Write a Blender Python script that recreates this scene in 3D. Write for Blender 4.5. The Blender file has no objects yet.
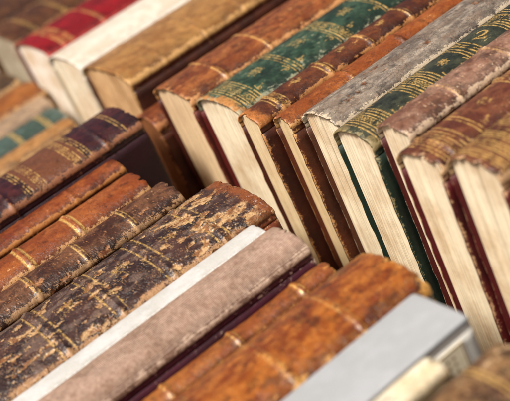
import bpy, math
import numpy as np
from mathutils import Vector, Matrix
scene=bpy.context.scene
MM=.001
# ------------------------------------------------------------ noise
_rng=np.random.RandomState(7)
_T=_rng.rand(256,256)
def vn(x,y,seed=0):
    x=np.asarray(x,float)+seed*17.31; y=np.asarray(y,float)+seed*9.77
    xi=np.floor(x).astype(int); yi=np.floor(y).astype(int)
    fx=x-xi; fy=y-yi; fx=fx*fx*(3-2*fx); fy=fy*fy*(3-2*fy)
    a=_T[xi&255,yi&255]; b=_T[(xi+1)&255,yi&255]; c=_T[xi&255,(yi+1)&255]; d=_T[(xi+1)&255,(yi+1)&255]
    return (a*(1-fx)+b*fx)*(1-fy)+(c*(1-fx)+d*fx)*fy
def fbm(x,y,seed=0,o=4):
    s=0;k=1;t=0
    for i in range(o):
        s=s+k*vn(x*2**i,y*2**i,seed+i*3); t+=k; k*=.55
    return s/t
def sst(e0,e1,v):
    t=np.clip((v-e0)/(e1-e0),0,1); return t*t*(3-2*t)
def lin(h):
    h=h.lstrip('#'); o=[]
    for i in (0,2,4):
        c=int(h[i:i+2],16)/255; o.append(c/12.92 if c<=.04045 else ((c+.055)/1.055)**2.4)
    return np.array(o)
# ------------------------------------------------------------ mesh helpers
def mesh_from(name,verts,quads,ngons=(),attrs=None,col=None,smooth=True):
    me=bpy.data.meshes.new(name)
    nv=len(verts); quads=np.asarray(quads,np.int32).reshape(-1,4)
    li=quads.ravel(); ls=np.arange(len(quads))*4; 
    extra=[]; st=list(ls); tot=[4]*len(quads)
    off=len(li)
    for g in ngons:
        st.append(off); tot.append(len(g)); extra+=list(g); off+=len(g)
    li=np.concatenate([li,np.array(extra,np.int32)]) if extra else li
    me.vertices.add(nv); me.vertices.foreach_set('co',np.asarray(verts,np.float32).ravel())
    me.loops.add(len(li)); me.loops.foreach_set('vertex_index',li.astype(np.int32))
    me.polygons.add(len(st)); me.polygons.foreach_set('loop_start',np.array(st,np.int32))
    me.update(calc_edges=True); me.validate()
    me.polygons.foreach_set('use_smooth',np.full(len(me.polygons),smooth))
    for k,v in (attrs or {}).items():
        a=me.attributes.new(k,'FLOAT','POINT'); a.data.foreach_set('value',np.asarray(v,np.float32).ravel())
    if col is not None:
        a=me.color_attributes.new('paint','FLOAT_COLOR','POINT')
        c=np.ones((nv,4),np.float32); c[:,:3]=col; a.data.foreach_set('color',c.ravel())
    me.update()
    return me
def shell(name,out,inn,attrs,col,incol):
    Ny,Na=out.shape[:2]
    Mi=inn.shape[0]
    V=np.concatenate([out.reshape(-1,3),inn.reshape(-1,3)])
    j,i=np.meshgrid(np.arange(Ny-1),np.arange(Na-1),indexing='ij')
    a=j*Na+i; q=[np.stack([a,a+1,a+1+Na,a+Na],-1).reshape(-1,4)]
    B=Ny*Na
    j,i=np.meshgrid(np.arange(Mi-1),np.arange(Na-1),indexing='ij')
    a=B+j*Na+i; q.append(np.stack([a,a+Na,a+1+Na,a+1],-1).reshape(-1,4))
    i=np.arange(Na-1)
    q.append(np.stack([i,B+i,B+i+1,i+1],-1))
    o=(Ny-1)*Na; p=B+(Mi-1)*Na
    q.append(np.stack([o+i,o+i+1,p+i+1,p+i],-1))
    ng=[]
    ng.append([int(k) for k in (np.arange(Ny)*Na)]+[int(B+k*Na) for k in range(Mi-1,-1,-1)])
    ng.append([int(k) for k in (np.arange(Ny)*Na+Na-1)][::-1]+[int(B+k*Na+Na-1) for k in range(Mi)])
    n2=Mi*Na
    at={k:np.concatenate([v.ravel(),np.zeros(n2)]) for k,v in attrs.items()}
    c=np.concatenate([col.reshape(-1,3),np.tile(incol,(n2,1))])
    return mesh_from(name,V*MM,np.concatenate(q),ng,at,c)
# ------------------------------------------------------------ materials
def mk(name):
    m=bpy.data.materials.new(name); m.use_nodes=True
    nt=m.node_tree; N=nt.nodes; p=N['Principled BSDF']; return m,nt,N,p
def node(N,t,**k):
    n=N.new(t)
    for a,b in k.items(): setattr(n,a,b)
    return n
def noise(nt,vec,scale,detail=4,rough=.6):
    n=nt.nodes.new('ShaderNodeTexNoise'); n.inputs['Scale'].default_value=scale; n.inputs['Detail'].default_value=detail; n.inputs['Roughness'].default_value=rough
    nt.links.new(vec,n.inputs['Vector']); return n.outputs['Fac']
def ramp(nt,fac,pts):
    r=nt.nodes.new('ShaderNodeValToRGB'); e=r.color_ramp.elements
    while len(e)<len(pts): e.new(.5)
    for el,(p,c) in zip(e,pts):
        el.position=p; el.color=(*c,1) if len(np.shape(c)) else (c,c,c,1)
    nt.links.new(fac,r.inputs[0]); return r.outputs[0]
def math_(nt,op,a,b=None,c=None):
    n=nt.nodes.new('ShaderNodeMath'); n.operation=op
    for k,v in enumerate((a,b,c)):
        if v is None: continue
        if isinstance(v,(int,float)): n.inputs[k].default_value=v
        else: nt.links.new(v,n.inputs[k])
    return n.outputs[0]
def mix(nt,f,a,b,bt='MIX'):
    n=nt.nodes.new('ShaderNodeMix'); n.data_type='RGBA'; n.blend_type=bt
    for k,v in ((0,f),(6,a),(7,b)):
        if isinstance(v,(int,float)): n.inputs[k].default_value=v
        elif isinstance(v,(tuple,list,np.ndarray)): n.inputs[k].default_value=(*v,1)
        else: nt.links.new(v,n.inputs[k])
    return n.outputs[2]
def leather(name,cw,rough=.45,grain=900,bump=.35,cloth=False,seed=0,finevar=.45,crack=.5,coat=0.,spec=.4):
    m,nt,N,p=mk(name); L=nt.links
    tc=N.new('ShaderNodeTexCoord'); mp=N.new('ShaderNodeMapping'); mp.inputs['Location'].default_value=(seed*.37,seed*.11,seed*.23)
    L.new(tc.outputs['Object'],mp.inputs['Vector']); v=mp.outputs['Vector']
    at=node(N,'ShaderNodeAttribute',attribute_name='paint'); g=node(N,'ShaderNodeAttribute',attribute_name='gold'); w=node(N,'ShaderNodeAttribute',attribute_name='wear')
    n1=noise(nt,v,350,4,.7); n2=noise(nt,v,1400,3,.7); n3=noise(nt,v,70,3,.6)
    var=math_(nt,'MULTIPLY_ADD',n1,finevar*2.,1-finevar)
    var=math_(nt,'MULTIPLY_ADD',n2,.9*min(1,finevar*2),math_(nt,'SUBTRACT',var,.45*min(1,finevar*2)))
    ck=None
    if crack>0:
        nv=node(N,'ShaderNodeTexNoise'); nv.inputs['Scale'].default_value=260; nv.inputs['Detail'].default_value=1; L.new(v,nv.inputs['Vector'])
        va=node(N,'ShaderNodeVectorMath',operation='MULTIPLY_ADD'); L.new(nv.outputs['Color'],va.inputs[0]); va.inputs[1].default_value=(.004,.004,.004); L.new(v,va.inputs[2])
        vo=node(N,'ShaderNodeTexVoronoi',feature='DISTANCE_TO_EDGE'); vo.inputs['Scale'].default_value=400; L.new(va.outputs[0],vo.inputs['Vector'])
        ck=ramp(nt,vo.outputs['Distance'],[(.0,1.),(.07,0.)])
        ck=math_(nt,'MULTIPLY',ck,ramp(nt,n3,[(.42,0.),(.56,crack)]))
        var=math_(nt,'MULTIPLY_ADD',ck,-.65,var)
    cmb=N.new('ShaderNodeCombineColor'); 
    for k in range(3): L.new(var,cmb.inputs[k])
    base=mix(nt,1.,at.outputs['Color'],cmb.outputs[0],'MULTIPLY')
    wf=math_(nt,'ADD',w.outputs['Fac'],math_(nt,'MULTIPLY_ADD',n1,1.3,-.65))
    wf=math_(nt,'ADD',wf,math_(nt,'MULTIPLY_ADD',n2,.8,-.4))
    wm=ramp(nt,wf,[(.44,0.),(.56,1.)])
    base=mix(nt,math_(nt,'MULTIPLY',wm,.75),base,cw)
    gf=math_(nt,'MULTIPLY',g.outputs['Fac'],ramp(nt,math_(nt,'MULTIPLY_ADD',n2,.5,math_(nt,'MULTIPLY',n1,.5)),[(.42,.08),(.52,1.)]))
    base=mix(nt,gf,base,lin('#d8ae62'))
    L.new(base,p.inputs['Base Color'])
    L.new(math_(nt,'MULTIPLY',gf,.3),p.inputs['Metallic'])
    rr=math_(nt,'MULTIPLY_ADD',n3,.35,rough-.13)
    rr=math_(nt,'MULTIPLY_ADD',wm,.2,rr); rr=math_(nt,'MULTIPLY_ADD',gf,-.1,rr)
    L.new(rr,p.inputs['Roughness']); p.inputs['Specular IOR Level'].default_value=spec
    if coat>0:
        p.inputs['Coat Weight'].default_value=coat*.6; p.inputs['Coat Roughness'].default_value=.34
    b=N.new('ShaderNodeBump'); b.inputs['Strength'].default_value=bump*.72; b.inputs['Distance'].default_value=.001
    if cloth:
        w1=node(N,'ShaderNodeTexWave',bands_direction='Y'); w1.inputs['Scale'].default_value=330; w1.inputs['Distortion'].default_value=1.2; w1.inputs['Detail Scale'].default_value=3; L.new(v,w1.inputs['Vector'])
        w2=node(N,'ShaderNodeTexWave',bands_direction='X'); w2.inputs['Scale'].default_value=330; w2.inputs['Distortion'].default_value=1.2; L.new(v,w2.inputs['Vector'])
        h=math_(nt,'ADD',w2.outputs['Fac'],w1.outputs['Fac'])
        h=math_(nt,'MULTIPLY_ADD',h,.7,n1)
    else:
        h=math_(nt,'MULTIPLY_ADD',noise(nt,v,grain,2,.6),.6,n1)
        h=math_(nt,'MULTIPLY_ADD',wm,-.4,h)
        if ck is not None: h=math_(nt,'MULTIPLY_ADD',ck,-.7,h)
    L.new(h,b.inputs['Height']); L.new(b.outputs[0],p.inputs['Normal'])
    return m
def paper(name,c1,c2,seed=0):
    m,nt,N,p=mk(name); L=nt.links
    tc=N.new('ShaderNodeTexCoord'); mp=N.new('ShaderNodeMapping'); mp.inputs['Scale'].default_value=(1,.02,.0015); mp.inputs['Location'].default_value=(seed,seed*.3,0)
    L.new(tc.outputs['Object'],mp.inputs['Vector'])
    s1=noise(nt,mp.outputs[0],3000,2,.7); s2=noise(nt,mp.outputs[0],1100,2,.6)
    mq=N.new('ShaderNodeMapping'); mq.inputs['Location'].default_value=(seed,0,seed); L.new(tc.outputs['Object'],mq.inputs['Vector'])
    st=noise(nt,mq.outputs[0],30,5,.65); sp=noise(nt,mq.outputs[0],260,4,.7)
    base=mix(nt,ramp(nt,st,[(.42,0.),(.72,1.)]),c1,c2)
    v=math_(nt,'MULTIPLY_ADD',s1,2.2,-.12); v=math_(nt,'MULTIPLY_ADD',s2,.9,math_(nt,'SUBTRACT',v,.45)); v=math_(nt,'MULTIPLY_ADD',sp,.4,math_(nt,'SUBTRACT',v,.2))
    v=math_(nt,'MINIMUM',math_(nt,'MAXIMUM',v,.3),1.06)
    cmb=N.new('ShaderNodeCombineColor')
    L.new(v,cmb.inputs[0]); L.new(math_(nt,'MULTIPLY_ADD',v,1.05,-.05),cmb.inputs[1]); L.new(math_(nt,'MULTIPLY_ADD',v,1.14,-.14),cmb.inputs[2])
    base=mix(nt,1.,base,cmb.outputs[0],'MULTIPLY')
    L.new(base,p.inputs['Base Color']); p.inputs['Roughness'].default_value=.85; p.inputs['Specular IOR Level'].default_value=.2
    return m
# ------------------------------------------------------------ gold tooling painters  (a across mm, d along mm from the seen end)
def ln(v,c,w): return np.clip(1.5-np.abs(v-c)/(w*.5+.25),0,1)
def seg(a,d,p,q,w):
    px,py=p; qx,qy=q; vx,vy=qx-px,qy-py; L2=vx*vx+vy*vy+1e-9
    t=np.clip(((a-px)*vx+(d-py)*vy)/L2,0,1); r=np.hypot(a-px-t*vx,d-py-t*vy)
    return np.clip(1.5-r/(w*.5+.25),0,1)
def fleuron(a,d,R):
    m=np.zeros(np.shape(a))
    for sx in (-1,1):
        for sy in (-1,1):
            r=np.hypot(a-sx*R*.5,d-sy*R*.5); m=np.maximum(m,ln(r,R*.3,.3)*(r>0))
            m=np.maximum(m,np.clip(1.5-np.hypot(a-sx*R*.92,d-sy*R*.92)/(R*.09),0,1))
    for s in (-1,1):
        m=np.maximum(m,seg(a,d,(0,0),(0,s*R*1.2),.5)); m=np.maximum(m,seg(a,d,(0,0),(s*R*1.15,0),.5))
        m=np.maximum(m,np.clip(1.5-np.hypot(a,d-s*R*1.25)/(R*.12),0,1)); m=np.maximum(m,np.clip(1.5-np.hypot(a-s*R*1.2,d)/(R*.11),0,1))
        m=np.maximum(m,np.clip(1.5-np.hypot(a,(d-s*R*.55)*.6)/(R*.12),0,1))
    return m
def dots(a,d,c,step=2.2,r=.7):
    aa=(a/step-np.round(a/step))*step; return np.clip(1.6-np.hypot(aa,d-c)/r,0,1)
def tooling(a,d,T,spec):
    m=np.zeros(a.shape); num=np.zeros(a.shape)
    for s in spec:
        k=s[0]
        if k=='l': m=np.maximum(m,ln(d,s[1],s[2]))
        elif k=='d':
            m=np.maximum(m,ln(d,s[1]-1.4,.5)); m=np.maximum(m,ln(d,s[1]+1.4,.5))
        elif k=='t':
            for o in (-2.4,0,2.4): m=np.maximum(m,ln(d,s[1]+o,.6))
        elif k=='o': m=np.maximum(m,dots(a,d,s[1]))
        elif k=='w':
            for ph in (0,math.pi): m=np.maximum(m,ln(d,s[1]+1.7*np.sin(a*1.05+ph),.35))
            aa=a*1.05/math.pi; m=np.maximum(m,np.clip(1.5-np.hypot((aa-np.floor(aa)-.5)*math.pi/1.05,d-s[1])/.45,0,1))
            m=np.maximum(m,ln(d,s[1]-3.2,.4)); m=np.maximum(m,ln(d,s[1]+3.2,.4))
        elif k=='f': m=np.maximum(m,fleuron(a,d-s[1],s[2])*.85)
        elif k=='c':
            for sx in (-1,1):
                for dd,sy in ((s[1],1),(s[2],-1)):
                    ax=sx*T*.36; q=np.hypot(a-ax,d-(dd+sy*2.6)); m=np.maximum(m,ln(q,1.5,.3)*.8)
                    m=np.maximum(m,seg(a,d,(ax,dd+sy*1),(ax-sx*5,dd+sy*1.8),.35)*.8); m=np.maximum(m,seg(a,d,(ax,dd+sy*1),(ax-sx*2.,dd+sy*6.5),.35)*.8)
                    m=np.maximum(m,np.clip(1.5-np.hypot(a-ax+sx*5.4,d-dd-sy*2.2)/.55,0,1)); m=np.maximum(m,np.clip(1.5-np.hypot(a-ax+sx*2.2,d-dd-sy*7.2)/.55,0,1))
        elif k=='2':
            c=s[1]; h=s[2]; ro=math.radians(s[3])
            pts=[(-.30,.20)]+[(.29*math.cos(t),.2+.28*math.sin(t)) for t in np.linspace(math.pi*.93,-.45,14)]+[(.10,-.12),(-.12,-.30),(-.32,-.48),(.34,-.48),(.38,-.34)]
            P=[((x*math.cos(ro)-y*math.sin(ro))*h,c+(x*math.sin(ro)+y*math.cos(ro))*h) for x,y in pts]
            for i,(p,q) in enumerate(zip(P[:-1],P[1:])): num=np.maximum(num,seg(a,d,p,q,1.2 if 9<i<15 or i>=17 else .7))
    return m,num
# ------------------------------------------------------------ book
COLL=scene.collection
def book(spec,idx):
    row,x0,x1,ye,zt,st=spec
    T=(x1-x0)-.6; D=140+zt; H=st.get('H',235 if row=='A' else 255)
    g=lambda k,d: st.get(k,d)
    b=g('b',min(.26*T,11)); c1=lin(g('c','#80502c')); c2=lin(g('c2',g('c','#80502c'))); cw=lin(g('w','#c49a66')); cs=lin(g('cs',g('c','#80502c')))
    near=x0>-240
    wear=g('wear',.4); rows=int(H/g('res',.45 if near else .7)); Na=g('na',int(max(44,T*1.5)) if near else 40)
    rnd=np.random.RandomState(100+idx)
    n=Na-8; th=np.linspace(math.pi,0,n)
    ex=g('ex',.8)
    px=T/2*np.cos(th); pz=D-b+b*np.sin(th)**ex
    drop=np.array([5.,3.6,2.2,1.]); 
    px=np.concatenate([np.full(4,-T/2),px,np.full(4,T/2)]); pz=np.concatenate([D-b-drop,pz,D-b-drop[::-1]])
    P=np.stack([px,pz],-1); tg=np.gradient(P,axis=0); tg/=np.linalg.norm(tg,axis=1)[:,None]+1e-9
    Nn=np.stack([-tg[:,1],tg[:,0]],-1)
    al=np.concatenate([[0],np.cumsum(np.linalg.norm(np.diff(P,axis=0),axis=1))]); al-=al[-1]/2
    side=np.concatenate([np.ones(4),np.zeros(n),np.ones(4)])
    ys=np.linspace(.4,H-.4,rows)
    A,Y=np.meshgrid(al,ys); d=(H-Y) if row=='A' else Y
    S=np.abs(px)/(T/2)*np.ones_like(A); SD=side*np.ones_like(A)
    sd=idx*5+1
    bands=g('bands',[]); bh=g('bh',1.1)
    disp=(fbm(A/9,Y/9,sd)-.5)*g('lump',.7)+(fbm(A/2.2,Y/2.2,sd+2)-.5)*g('rough',.3)
    bandm=np.zeros_like(A)
    for bd in bands: bandm=np.maximum(bandm,np.exp(-((d-bd)/2.0)**2))
    for gr in g('grooves',[]): disp-=.5*np.exp(-((d-gr)/.8)**2)
    disp+=bandm*bh*(1-SD*.9)
    e=np.minimum(Y,H-Y)
    disp-=1.1*np.exp(-e/1.0)
    disp-=np.where(SD>0,.5,0)
    n_big=fbm(A/16,Y/22,sd+20); n_mid=fbm(A/4.5,Y/6,sd+21); n_f=fbm(A/1.3,Y/1.6,sd+22,3)
    f=sst(.38,.62,n_big*.55+n_mid*.45)[...,None]
    col=c1*(1-f)+c2*f
    if 'streak' in st:
        sc_,amt=st['streak']
        s_=sst(.46,.62,fbm(A/1.8,Y/11,sd+30,4)*.6+n_mid*.4)[...,None]*amt; col=col*(1-s_)+lin(sc_)*s_
    if 'rib' in st:
        s_=sst(.35,.65,fbm(A/2,Y/.9,sd+31,2)*.5+fbm(A/.9,Y/2,sd+32,2)*.5)[...,None]*st['rib']; col=col*(1-s_)+cw*s_
    k3=sst(.56,.7,fbm(A/6,Y/8,sd+40))[...,None]*g('stain',.5); col=col*(1-k3*.75)
    ed_=(sst(.62,.95,S+ (n_mid-.5)*.5)*g('grime',.35))[...,None]; col=col*(1-ed_)  # colour darkens unevenly towards the long edges of the spine
    edge=sst(.80,1.0,S)*(1-SD)*.55+SD*.05+np.exp(-e/2.5)*.55+bandm*.25+sst(.9,1,S)*.15
    wr=edge*g('edge',1.)+(n_mid-.55)*1.6*wear+(n_big-.5)*wear+(n_f-.5)*.35
    wr=wr+sst(.62,.72,fbm(A/.7,Y/10,sd+33,3))*.35*wear
    wr=wr*(wear>0)
    if 'flake' in st:
        k=st.get('fk',1.)
        fl=fbm(A/5/k,Y/9/k,sd+50,5)*.75+fbm(A/16,Y/24,sd+51,3)*.45
        th_=st['flake']+st.get('fgrow',0)*sst(*st.get('frange',(20,70)),d); crk=np.abs(fbm(A/5,Y/7,sd+55,4)-.5)
        fm=sst(-.012,.012,fl-th_)
        fm=np.maximum(fm,sst(.012,.004,crk)*st.get('crk',.8))
        und=lin(st.get('und','#c8935a')); und2=lin(st.get('und2','#8a4a22'))
        q=sst(.4,.6,fbm(A/2.2,Y/3.6,sd+57))[...,None]
        if 'bleach' in st:
            bl=sst(.5,.64,fbm(A/7,Y/12,sd+58))[...,None]*g('bla',.75); col=col*(1-bl)+lin(st['bleach'])*bl
        fm3=fm[...,None]
        rim=(sst(-.06,-.012,fl-th_)*(1-fm))[...,None]
        col=col*(1-rim*.5)
        col=col*(1-fm3)+(und*(1-q)+und2*q)*fm3
        disp+=-fm*g('fd',.8)+(1-fm)*.45*g('fd',.8)*sst(-.07,-.012,fl-th_)
        wr=wr*(1-fm*.7)
    else: fm=0
    if 'lab' in st:
        for (l0,l1,lc) in st['lab']:
            lm=(sst(l0-.4,l0+.4,d)*sst(l1+.4,l1-.4,d)*sst(.97,.9,S)*(1-SD)); lm3=lm[...,None]
            col=col*(1-lm3)+lin(lc)*(.8+.4*n_mid[...,None])*lm3; disp+=lm*.3; wr=wr-lm*.15
    if 'endc' in st:
        ec,el=st['endc']; em=(sst(el,el*.4,d+(n_mid-.5)*12+(n_big-.5)*14))[...,None]; col=col*(1-em)+lin(ec)*(.7+.6*n_mid[...,None])*em
    if 'rimc' in st:
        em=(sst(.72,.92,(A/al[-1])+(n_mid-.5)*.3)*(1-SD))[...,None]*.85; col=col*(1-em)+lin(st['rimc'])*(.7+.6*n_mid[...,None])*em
    sdm=SD[...,None]; col=col*(1-sdm)+cs*sdm
    gm,num=tooling(A,d,T,g('gold',[])); gold=gm*sst(1.02,.86,S)*(1-SD)
    gold=gold*sst(g('gw',.36),g('gw',.36)+.14,n_f*.5+n_mid*.5)*g('gs',.9)*(1-.6*fm)
    gold=np.maximum(gold,num)
    disp-=gold*.1
    wr=np.clip(wr,-1,1.2)-gold*.2-num*.5
    X=px+Nn[:,0]*disp; Z=pz+Nn[:,1]*disp
    jit=(vn(al/5,al*0+idx,sd)-.5)*1.4+(vn(al/1.3,al*0+idx,sd+5)-.5)*.6-2.6*sst(.74,.84,vn(al/3.2,al*0+idx+.5,sd+9))
    jit=jit*(1-side)*(1. if wear>.25 else .25)
    YY=Y-jit*np.exp(-e/3.5)*np.where(Y<H/2,1,-1)
    out=np.stack([X,YY,Z],-1)
    th_s=g('th',1.5); sc=(T/2-th_s)/(T/2)
    ix=px*sc; iz=pz-np.where(side>0,0,th_s)
    inn=np.stack([np.stack([ix,out[k,:,1],iz],-1) for k in (0,-1)])
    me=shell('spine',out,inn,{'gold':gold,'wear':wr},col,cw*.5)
    mat=leather('spine_leather',cw,g('ro',.40),g('grain',900),g('bump',.45),g('cloth',False),idx,g('fv',.5),g('crack',.8),g('coat',0.),g('spec',.45))
    me.materials.append(mat)
    emp=bpy.data.objects.new(g('name','old_book'),None); emp.empty_display_size=.02
    cx=(x0+x1)/2; yb=ye-H if row=='A' else ye
    emp.location=(cx*MM,yb*MM,-.14); emp.rotation_euler=(0,math.radians(g('lean',0)),math.radians(g('yaw',0)))
    emp['label']=st['label']; emp['category']='book'; emp['group']='old books packed in rows'
    COLL.objects.link(emp)
    o=bpy.data.objects.new('spine',me); o.parent=emp; COLL.objects.link(o)
    # boards
    zt_=D-b-5.2; bt=g('bt',2.7)
    cbw=lin(g('bw',g('w','#c49a66')))
    bmat=leather('cover_leather',cbw,g('sro',.5),g('grain',900),.35,g('scloth',False),idx+50,g('fv',.45))
    for sgn in (-1,1):
        nz=26; zz=np.linspace(0,zt_,nz); yy=np.linspace(0,H,110)
        Zb,Yb=np.meshgrid(zz,yy)
        eb=np.minimum(np.minimum(Yb,H-Yb),Zb)
        nb=fbm(Zb/7,Yb/7,sd+60+sgn); nb2=fbm(Zb/20,Yb/20,sd+62+sgn)
        rnd_=1.0*np.exp(-eb/.8)+(nb-.5)*.3
        xo=sgn*(T/2-.15-rnd_)
        er=(vn(Zb/3,Yb/3,sd+70+sgn)-.5)*1.1*np.exp(-np.minimum(Yb,H-Yb)/2)*(wear>0)
        Yo=Yb+er*np.where(Yb<H/2,1,-1)
        outb=np.stack([xo,Yo,Zb],-1)
        inb=np.stack([np.stack([np.full(nz,sgn*(T/2-bt)),np.full(nz,Yo[k].mean()),zz],-1) for k in (0,-1)])
        inb[:,:,1]=outb[[0,-1],:,1]
        if sgn<0: outb=outb[:,::-1]; inb=inb[:,::-1]; Zb=Zb[:,::-1];nb=nb[:,::-1];nb2=nb2[:,::-1];eb=eb[:,::-1]
        ff=sst(.4,.65,nb2)[...,None]; cc=cs*(1-ff*.45*(wear>0))
        cc=cc*np.ones(outb.shape)
        ww=np.exp(-eb/1.6)*.58+(nb-.52)*1.5*wear+np.exp(-(zt_-Zb)/1.5)*.2
        ww=ww*(wear>0)
        mb=shell('cover_board',outb,inb,{'gold':np.zeros_like(ww),'wear':ww},cc,lin(g('bi',g('cs','#7a5a38')))*.85)
        mb.materials.append(bmat)
        ob=bpy.data.objects.new('cover_board',mb); ob.parent=emp; COLL.objects.link(ob)
    # page block
    hw=T/2-bt-.1; nx=max(14,int(2*hw/.36)); xs=np.linspace(-hw,hw,nx); inset=g('inset',2.6)
    sect=np.cumsum(rnd.rand(nx)<.12)
    sj=rnd.randn(sect[-1]+1)*.16
    y0=inset+rnd.randn(nx)*.07+sj[sect]+np.abs(xs/hw)**6*.6
    y1=H-inset-rnd.randn(nx)*.16
    zt2=D-b-th_s-.6+b*np.sqrt(np.clip(1-(xs/(T/2))**2,0,1))
    nzp=16; fr=np.linspace(0,1,nzp)
    xw=(vn(fr*1.5,fr*0+idx,sd+80)-.5)*.4*np.sin(fr*math.pi)
    ring=[]
    for side_ in (0,1):
        f_=fr if side_==0 else fr[::-1]
        zz=5+(zt2[:,None]-5)*(1-f_)[None,:]
        yy=np.repeat((y0 if side_==0 else y1)[:,None],nzp,1)+(rnd.rand(nx,nzp)-.5)*.05
        xx=xs[:,None]+ (xw if side_==0 else xw[::-1])[None,:]*(1-np.abs(xs/hw)**4)[:,None]
        ring.append(np.stack([xx,yy,zz],-1))
    R=np.concatenate(ring,1); K=R.shape[1]
    i,k=np.meshgrid(np.arange(nx-1),np.arange(K),indexing='ij')
    k2=(k+1)%K
    q=np.stack([i*K+k,i*K+k2,(i+1)*K+k2,(i+1)*K+k],-1).reshape(-1,4)
    mp=mesh_from('page_block',R.reshape(-1,3)*MM,q,[list(range(K))[::-1],[ (nx-1)*K+t for t in range(K)]],smooth=False)
    mp.materials.append(paper('page_edges',lin(g('pc','#eee0c2')),lin(g('pc2','#ccae88')),idx*.7))
    op=bpy.data.objects.new('page_block',mp); op.parent=emp; COLL.objects.link(op)
    return emp,T,D,H
# ------------------------------------------------------------ the books
rows=[]
def add(row,x0,x1,y,z,**k): rows.append((row,x0,x1,y,z+(6 if row=='B' else 5),k))
add('B',-770,-655,50,26,c='#3e2210',c2='#5a3618',w='#8a5c34',label='thick dark brown leather book at the row end')
add('B',-648,-545,52,28,c='#42220e',c2='#603a1c',w='#9a6a3c',gold=[('d',30),('d',70)],pc='#b0a48e',pc2='#8c7c64',label='dark brown calf book beside the red book')
add('B',-537,-438,48,30,c='#70060a',c2='#880c12',w='#a83028',wear=.2,gold=[('t',22),('t',30),('d',70)],gs=.9,pc='#e8e0d2',cs='#500a0e',bands=[22,70],label='red leather book with pale gilt bands')
add('B',-431,-352,43,30,c='#d2c9ba',c2='#c4b8a4',w='#e0dace',wear=.2,stain=.1,fv=.12,rough=.15,crack=0,pc='#e6dac2',cs='#b8a88c',grime=.1,label='cream white cloth book with smooth spine')
add('B',-349,-246,43,30,c='#8a5c2c',c2='#a4763e',w='#c89a5c',wear=.35,stain=.35,fv=.25,ro=.34,coat=.6,cs='#4a2414',bands=[40,85,130],bh=.6,pc='#d0aa7c',pc2='#a47a50',streak=('#b88a50',.3),label='thick tan calf book with glossy rounded spine')
add('B',-245,-202,32,0,c='#5a2a14',c2='#7a3e1e',w='#b47a4a',wear=.7,flake=.8,und='#a86c3c',und2='#6a3418',coat=.2,cs='#4a2010',pc='#8a5834',pc2='#6a3e22',label='low worn reddish brown leather book beside the tan calf book')
add('B',-200,-135,42,30,c='#6c3414',c2='#8a4c22',w='#c89058',wear=.62,coat=.4,gold=[('d',38),('d',84)],gw=.4,cs='#4e1c12',bands=[38,84],pc='#e0c49c',bw='#8a4028',streak=('#a86c34',.35),label='orange brown leather book with worn edges')
add('B',-131,-65,44,30,c='#1d3022',c2='#384e3a',w='#98967a',wear=.78,cs='#5c1612',endc=('#b07a42',9),coat=.3,gold=[('d',9),('w',16),('d',23),('c',26,58),('f',42,5.5),('d',60),('l',64,.5),('c',66,102),('f',84,6.5),('d',104),('w',111),('c',116,148),('f',132,5.5),('d',150),('f',172,6.5)],bands=[],grooves=[9,60,104,150],gs=.95,gw=.37,bw='#8a3024',label='green leather book with gilt ornaments and red board edges')
add('B',-61,-30,39,29,c='#46200c',c2='#663618',w='#c48a50',wear=.6,gold=[('d',21),('w',27),('f',48,3.5),('d',68),('d',72),('f',91,3.5),('d',110),('f',130,3.5),('d',150)],gw=.39,bands=[24,70,110,150],cs='#481c0e',endc=('#a0602a',10),coat=.35,pc='#e2cca4',label='narrow dark brown leather book with gilt bands')
add('B',-29,-4,49,26,c='#7c3e14',c2='#925222',w='#cc9a60',wear=.62,coat=.2,cs='#5a2a14',pc='#dcc498',bands=[60,110],label='narrow orange leather book with frayed edges')
add('B',-3,42,57,31,c='#665b51',c2='#857869',w='#c8b69a',wear=.55,stain=.4,cs='#55301e',edge=1.25,flake=.84,fk=.7,fd=.4,crk=0,und='#80583a',und2='#5a3a26',streak=('#a89a8a',.5),bleach='#74604f',bla=.5,rough=.3,coat=.2,label='grey streaked book with brown stains and frayed spine')
add('B',44,87,49,31,c='#24281e',c2='#3c3e2e',w='#94865e',wear=.6,cs='#1a2c22',gold=[('d',8),('w',15),('d',22),('o',26),('c',28,48),('d',50),('l',54,.8),('w',60),('l',66,.8),('d',70),('c',73,96),('f',84,3.5),('d',98),('l',103,.8),('d',107),('2',120,11,28),('d',133),('l',137,.8),('w',143),('d',151)],bands=[],gs=.95,gw=.34,coat=.3,na=100,endc=('#7a6a44',5),label='dark olive green leather book with gilt bands and numeral 2')
add('B',88,121,55,39,c='#6e4a38',c2='#8e6c58',w='#d0b698',wear=.7,stain=.6,cs='#4e1814',bands=[45,90],gold=[('d',45),('d',90)],gs=.5,flake=.83,und='#c0a080',und2='#7a5038',coat=.2,label='pinkish brown mottled leather book')
add('B',122,163,40,36,c='#542818',c2='#724228',w='#c8a276',wear=.6,cs='#561416',gold=[('d',8),('w',15),('d',22),('o',27),('d',38),('c',41,76),('f',58,4),('w',82),('d',90)],gw=.38,bands=[15,82],coat=.35,label='reddish brown leather book with gilt rules')
add('B',164,209,43,40,c='#542a18',c2='#724428',w='#c8a276',wear=.5,cs='#521416',gold=[('t',7),('w',16),('t',25),('o',31),('w',38),('t',47),('c',51,78),('f',64,4.5)],gs=1,gw=.33,coat=.35,label='brown leather book with dense gilt bands near the tail')
add('B',211,252,46,34,c='#5a2a18',cs='#4a1414',label='dark brown leather book at the row end')
add('A',-640,-566,44,-15,c='#2e2018',c2='#4a3420',label='dark brown small book at the row end')
add('A',-562,-500,46,-18,c='#7a4418',c2='#945a28',label='small orange brown book beside a dark book')
add('A',-498,-453,34,-20,c='#967c62',c2='#a88e74',wear=.3,label='small beige pink book')
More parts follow.
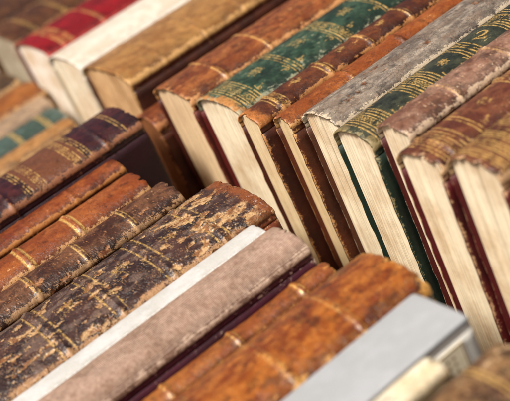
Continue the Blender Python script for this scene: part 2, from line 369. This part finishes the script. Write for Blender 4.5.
add('A',-450,-400,26,-20,c='#36463c',c2='#485850',w='#8c9484',wear=.4,stain=.2,gold=[('t',20),('t',52),('t',84)],gs=1,gw=.25,label='small grey green book with pale bands')
add('A',-398,-364,20,-20,c='#8a5c2e',c2='#a07444',wear=.4,label='small tan book beside the grey green book')
add('A',-360,-300,14,-25,c='#4a2c18',label='low brown book behind the maroon book')
add('A',-298,-229,10,-25,c='#5a2c16',label='low reddish brown book behind the maroon book')
add('A',-225,-156,8,31,c='#2a0c10',c2='#441816',w='#9a6440',wear=.4,cs='#2c0c14',lab=[(52,100,'#643a22')],gold=[('d',15),('t',50),('w',60),('w',92),('t',103)],bands=[34,120],coat=.35,gw=.41,pc='#a08060',bw='#7a4030',label='tall maroon leather book with brown title label')
add('A',-154,-127,-30,17,c='#682a0c',c2='#86441a',w='#c08040',wear=.5,gold=[],bands=[45,85],bh=.5,cs='#4a200c',coat=.45,label='plain orange brown narrow leather book')
add('A',-126,-85,-32,14,c='#783810',c2='#904e20',w='#d0a06a',wear=.5,cs='#5a2a10',coat=.45,gold=[('l',58,1.4),('l',63,1.4),('l',100,1.4),('l',105,1.4)],bands=[60,102],gs=1,gw=.2,label='orange leather book with pale gilt double bands')
add('A',-84,-46,-27,12,c='#3c2012',c2='#68442c',w='#b08a62',wear=.6,cs='#3c2010',gold=[('d',40),('d',80),('d',120)],gw=.38,gs=.9,stain=.6,flake=.83,fk=.8,fd=.5,und='#a07048',und2='#6a3a1c',bands=[40,80,120],coat=.3,label='mottled brown leather book with sparse gilt bands')
add('A',-44,36,-5,10,c='#2c1a16',c2='#4a3026',w='#b48a5e',wear=.5,cs='#74361a',flake=.655,fgrow=.085,frange=(30,80),fk=.95,fd=.55,bleach='#705b4e',bla=.65,und='#b89468',und2='#80542f',endc=('#7c4420',13),rimc='#70401f',res=.3,na=140,lump=1.0,rough=.28,bh=1.3,bump=.6,bands=[38,78,118,158],gold=[('l',33.5,.8),('l',42.5,.8),('l',73.5,.8),('l',82.5,.8),('f',58,6),('f',98,6),('l',113.5,.8),('l',122.5,.8),('f',138,6),('l',153.5,.8),('l',162.5,.8)],gw=.40,gs=.9,ro=.33,coat=.6,crack=1.,label='large dark leather book with flaking cracked spine')
add('A',36.5,55,-24,4,c='#c2c1be',c2='#b8b6b0',w='#dad8d2',wear=.1,stain=.05,fv=.06,rough=.1,crack=0,lump=.3,b=2,cs='#c0bcb4',ro=.5,grime=.1,label='thin pale grey book between leather books')
add('A',56,100,-22,10,c='#8e6e5a',c2='#a68672',w='#d8bca4',wear=.5,stain=.15,cloth=True,cs='#421020',b=11,ex=.85,rib=.3,rough=.2,lump=.6,ro=.42,edge=.8,bump=.8,crack=0,fv=.35,grime=.2,label='taupe cloth book with dark maroon boards')
add('A',103,122,-22,-5,c='#7e421a',c2='#985c28',w='#d0984c',wear=.5,cs='#4a200a',coat=.5,gold=[('d',24),('d',72),('d',120)],bands=[24,72,120],gs=.8,gw=.38,b=7,label='narrow orange leather book with raised bands')
add('A',127,191,-9,5,c='#743408',c2='#9a561a',w='#d8a050',wear=.6,cs='#4a200a',flake=.88,crk=.5,fd=.4,fk=.8,und='#b87a34',und2='#7a3c10',gold=[('d',44),('d',90),('d',136)],bands=[44,90,136],bh=.7,gs=.45,gw=.41,stain=.6,streak=('#b87430',.35),grime=.5,b=15,ro=.26,coat=1.,lump=.7,rough=.25,res=.4,na=110,bump=.45,label='wide glossy rust orange calf book with mottled spine')
add('A',193,236,-21,2,c='#9ea0a1',c2='#a4a6a8',w='#c8c8c8',wear=0,stain=.03,fv=.05,rough=.06,crack=0,lump=.15,b=3,ex=.35,cs='#d6d2c8',grime=0,ro=.34,bump=.08,sro=.6,pc='#d8d8d0',lean=0,name='modern_book',label='smooth grey hardback book with cream label on its side')
add('A',239,258,-54,5,c='#cdbb98',c2='#e6dcc2',w='#9c8058',wear=.9,stain=.4,cs='#b8a480',b=5,label='thin cream paper book with worn spine')
add('A',261,305,-30,7,c='#4c2e1a',c2='#80603e',w='#d0b088',wear=.75,stain=.8,flake=.82,und='#b89468',und2='#6a4424',gold=[('d',22),('d',60)],gs=1,gw=.25,coat=.3,cs='#4a2c18',label='tan and brown mottled leather book with gilt rules')
rr=np.random.RandomState(5)
made={}
for i,s in enumerate(rows):
    s[5].setdefault('yaw',float(rr.randn()*.15))
    made[i]=book(s,i)
    if s[5].get('name')=='modern_book':
        emp,T,D,H=made[i]
        x=T/2+.1; ya,yb=H-42,H-9; za,zb=D-34,D-10
        verts=[];faces=[];mi=[]
        def rect(xx,y0,y1,z0,z1,mid):
            k=len(verts); verts.extend([((xx-.4)*MM,y0*MM,z0*MM),((xx-.4)*MM,y1*MM,z0*MM),((xx-.4)*MM,y1*MM,z1*MM),((xx-.4)*MM,y0*MM,z1*MM),(xx*MM,y0*MM,z0*MM),(xx*MM,y1*MM,z0*MM),(xx*MM,y1*MM,z1*MM),(xx*MM,y0*MM,z1*MM)])
            for f in [(4,5,6,7),(3,2,1,0),(0,1,5,4),(1,2,6,5),(2,3,7,6),(3,0,4,7)]: faces.append(tuple(k+q for q in f)); mi.append(mid)
        rect(x+.2,ya,yb,za,zb,0)
        def frame(o,w):
            rect(x+.26,ya+o,yb-o,zb-o-w,zb-o,1); rect(x+.26,ya+o,yb-o,za+o,za+o+w,1)
            rect(x+.26,ya+o,ya+o+w,za+o+w+.05,zb-o-w-.05,1); rect(x+.26,yb-o-w,yb-o,za+o+w+.05,zb-o-w-.05,1)
        frame(.8,.6)
        for yy in np.arange(ya+5,yb-4,4.):
            for zz in (zb-5.5,zb-9.5,zb-13.5,zb-17.5):
                k=len(verts); xx=x+.26; rr_=1.1
                verts.extend([(xx*MM,(yy-rr_)*MM,zz*MM),(xx*MM,yy*MM,(zz-rr_)*MM),(xx*MM,(yy+rr_)*MM,zz*MM),(xx*MM,yy*MM,(zz+rr_)*MM)])
                faces.append((k,k+1,k+2,k+3)); mi.append(1)
        me=bpy.data.meshes.new('title_label'); me.from_pydata(verts,[],faces)
        for nm,cA,cB in (('label_paper','#f0e0b8','#fcf0d2'),('label_ink','#7a5a40','#947658')):
            m,nt,N,p=mk(nm); tc=N.new('ShaderNodeTexCoord'); n_=noise(nt,tc.outputs['Object'],500,4)
            nt.links.new(ramp(nt,n_,[(.35,lin(cA)),(.65,lin(cB))]),p.inputs['Base Color']); p.inputs['Roughness'].default_value=.7
            me.materials.append(m)
        me.polygons.foreach_set('material_index',mi)
        o=bpy.data.objects.new('title_label',me); o.parent=emp; COLL.objects.link(o)
# ------------------------------------------------------------ surface
me=bpy.data.meshes.new('ground')
me.from_pydata([(-3,-3,-.1405),(3,-3,-.1405),(3,3,-.1405),(-3,3,-.1405)],[],[(0,1,2,3)])
m,nt,N,p=mk('table_surface'); tc=N.new('ShaderNodeTexCoord'); mp_=N.new('ShaderNodeMapping'); mp_.inputs['Scale'].default_value=(1,8,1); nt.links.new(tc.outputs['Object'],mp_.inputs[0])
nt.links.new(ramp(nt,noise(nt,mp_.outputs[0],12,6),[(.3,lin('#1c120a')),(.7,lin('#302014'))]),p.inputs['Base Color']); p.inputs['Roughness'].default_value=.7
me.materials.append(m)
o=bpy.data.objects.new('ground',me); o['kind']='structure'; COLL.objects.link(o)
# ------------------------------------------------------------ light
w=bpy.data.worlds.new('World'); scene.world=w; w.use_nodes=True; nt=w.node_tree
sky=nt.nodes.new('ShaderNodeTexSky'); sky.sky_type='NISHITA'; sky.sun_disc=False
sd=Vector((.15,-.46,.87)).normalized()
sky.sun_elevation=math.asin(sd.z); sky.sun_rotation=math.atan2(sd.x,sd.y)
sky.air_density=.5; sky.dust_density=6; sky.ozone_density=.3
tint=mix(nt,1.,sky.outputs[0],(1.,.94,.87),'MULTIPLY')
nt.links.new(tint,nt.nodes['Background'].inputs[0]); nt.nodes['Background'].inputs[1].default_value=.10
sl=bpy.data.lights.new('sun','SUN'); sl.energy=5.0; sl.angle=math.radians(12); sl.color=(1,.96,.9)
so=bpy.data.objects.new('sun',sl); so.rotation_euler=sd.to_track_quat('Z','Y').to_euler(); COLL.objects.link(so)
# ------------------------------------------------------------ camera
r=Vector((.523,.7606,-.3845)).normalized(); u=Vector((-.2113,.5526,.806)); u=(u-u.dot(r)*r).normalized(); bk=r.cross(u)
cam=bpy.data.cameras.new('camera'); co=bpy.data.objects.new('camera',cam); COLL.objects.link(co)
M=Matrix((r,u,bk)).transposed().to_4x4(); M.translation=bk*.77; co.matrix_world=M
cam.lens=36*1150/510; cam.sensor_width=36; cam.clip_start=.01; cam.clip_end=50
cam.dof.use_dof=True; cam.dof.focus_distance=.765; cam.dof.aperture_fstop=7
scene.camera=co
scene.view_settings.view_transform='Standard'; scene.view_settings.look='None'; scene.view_settings.exposure=0
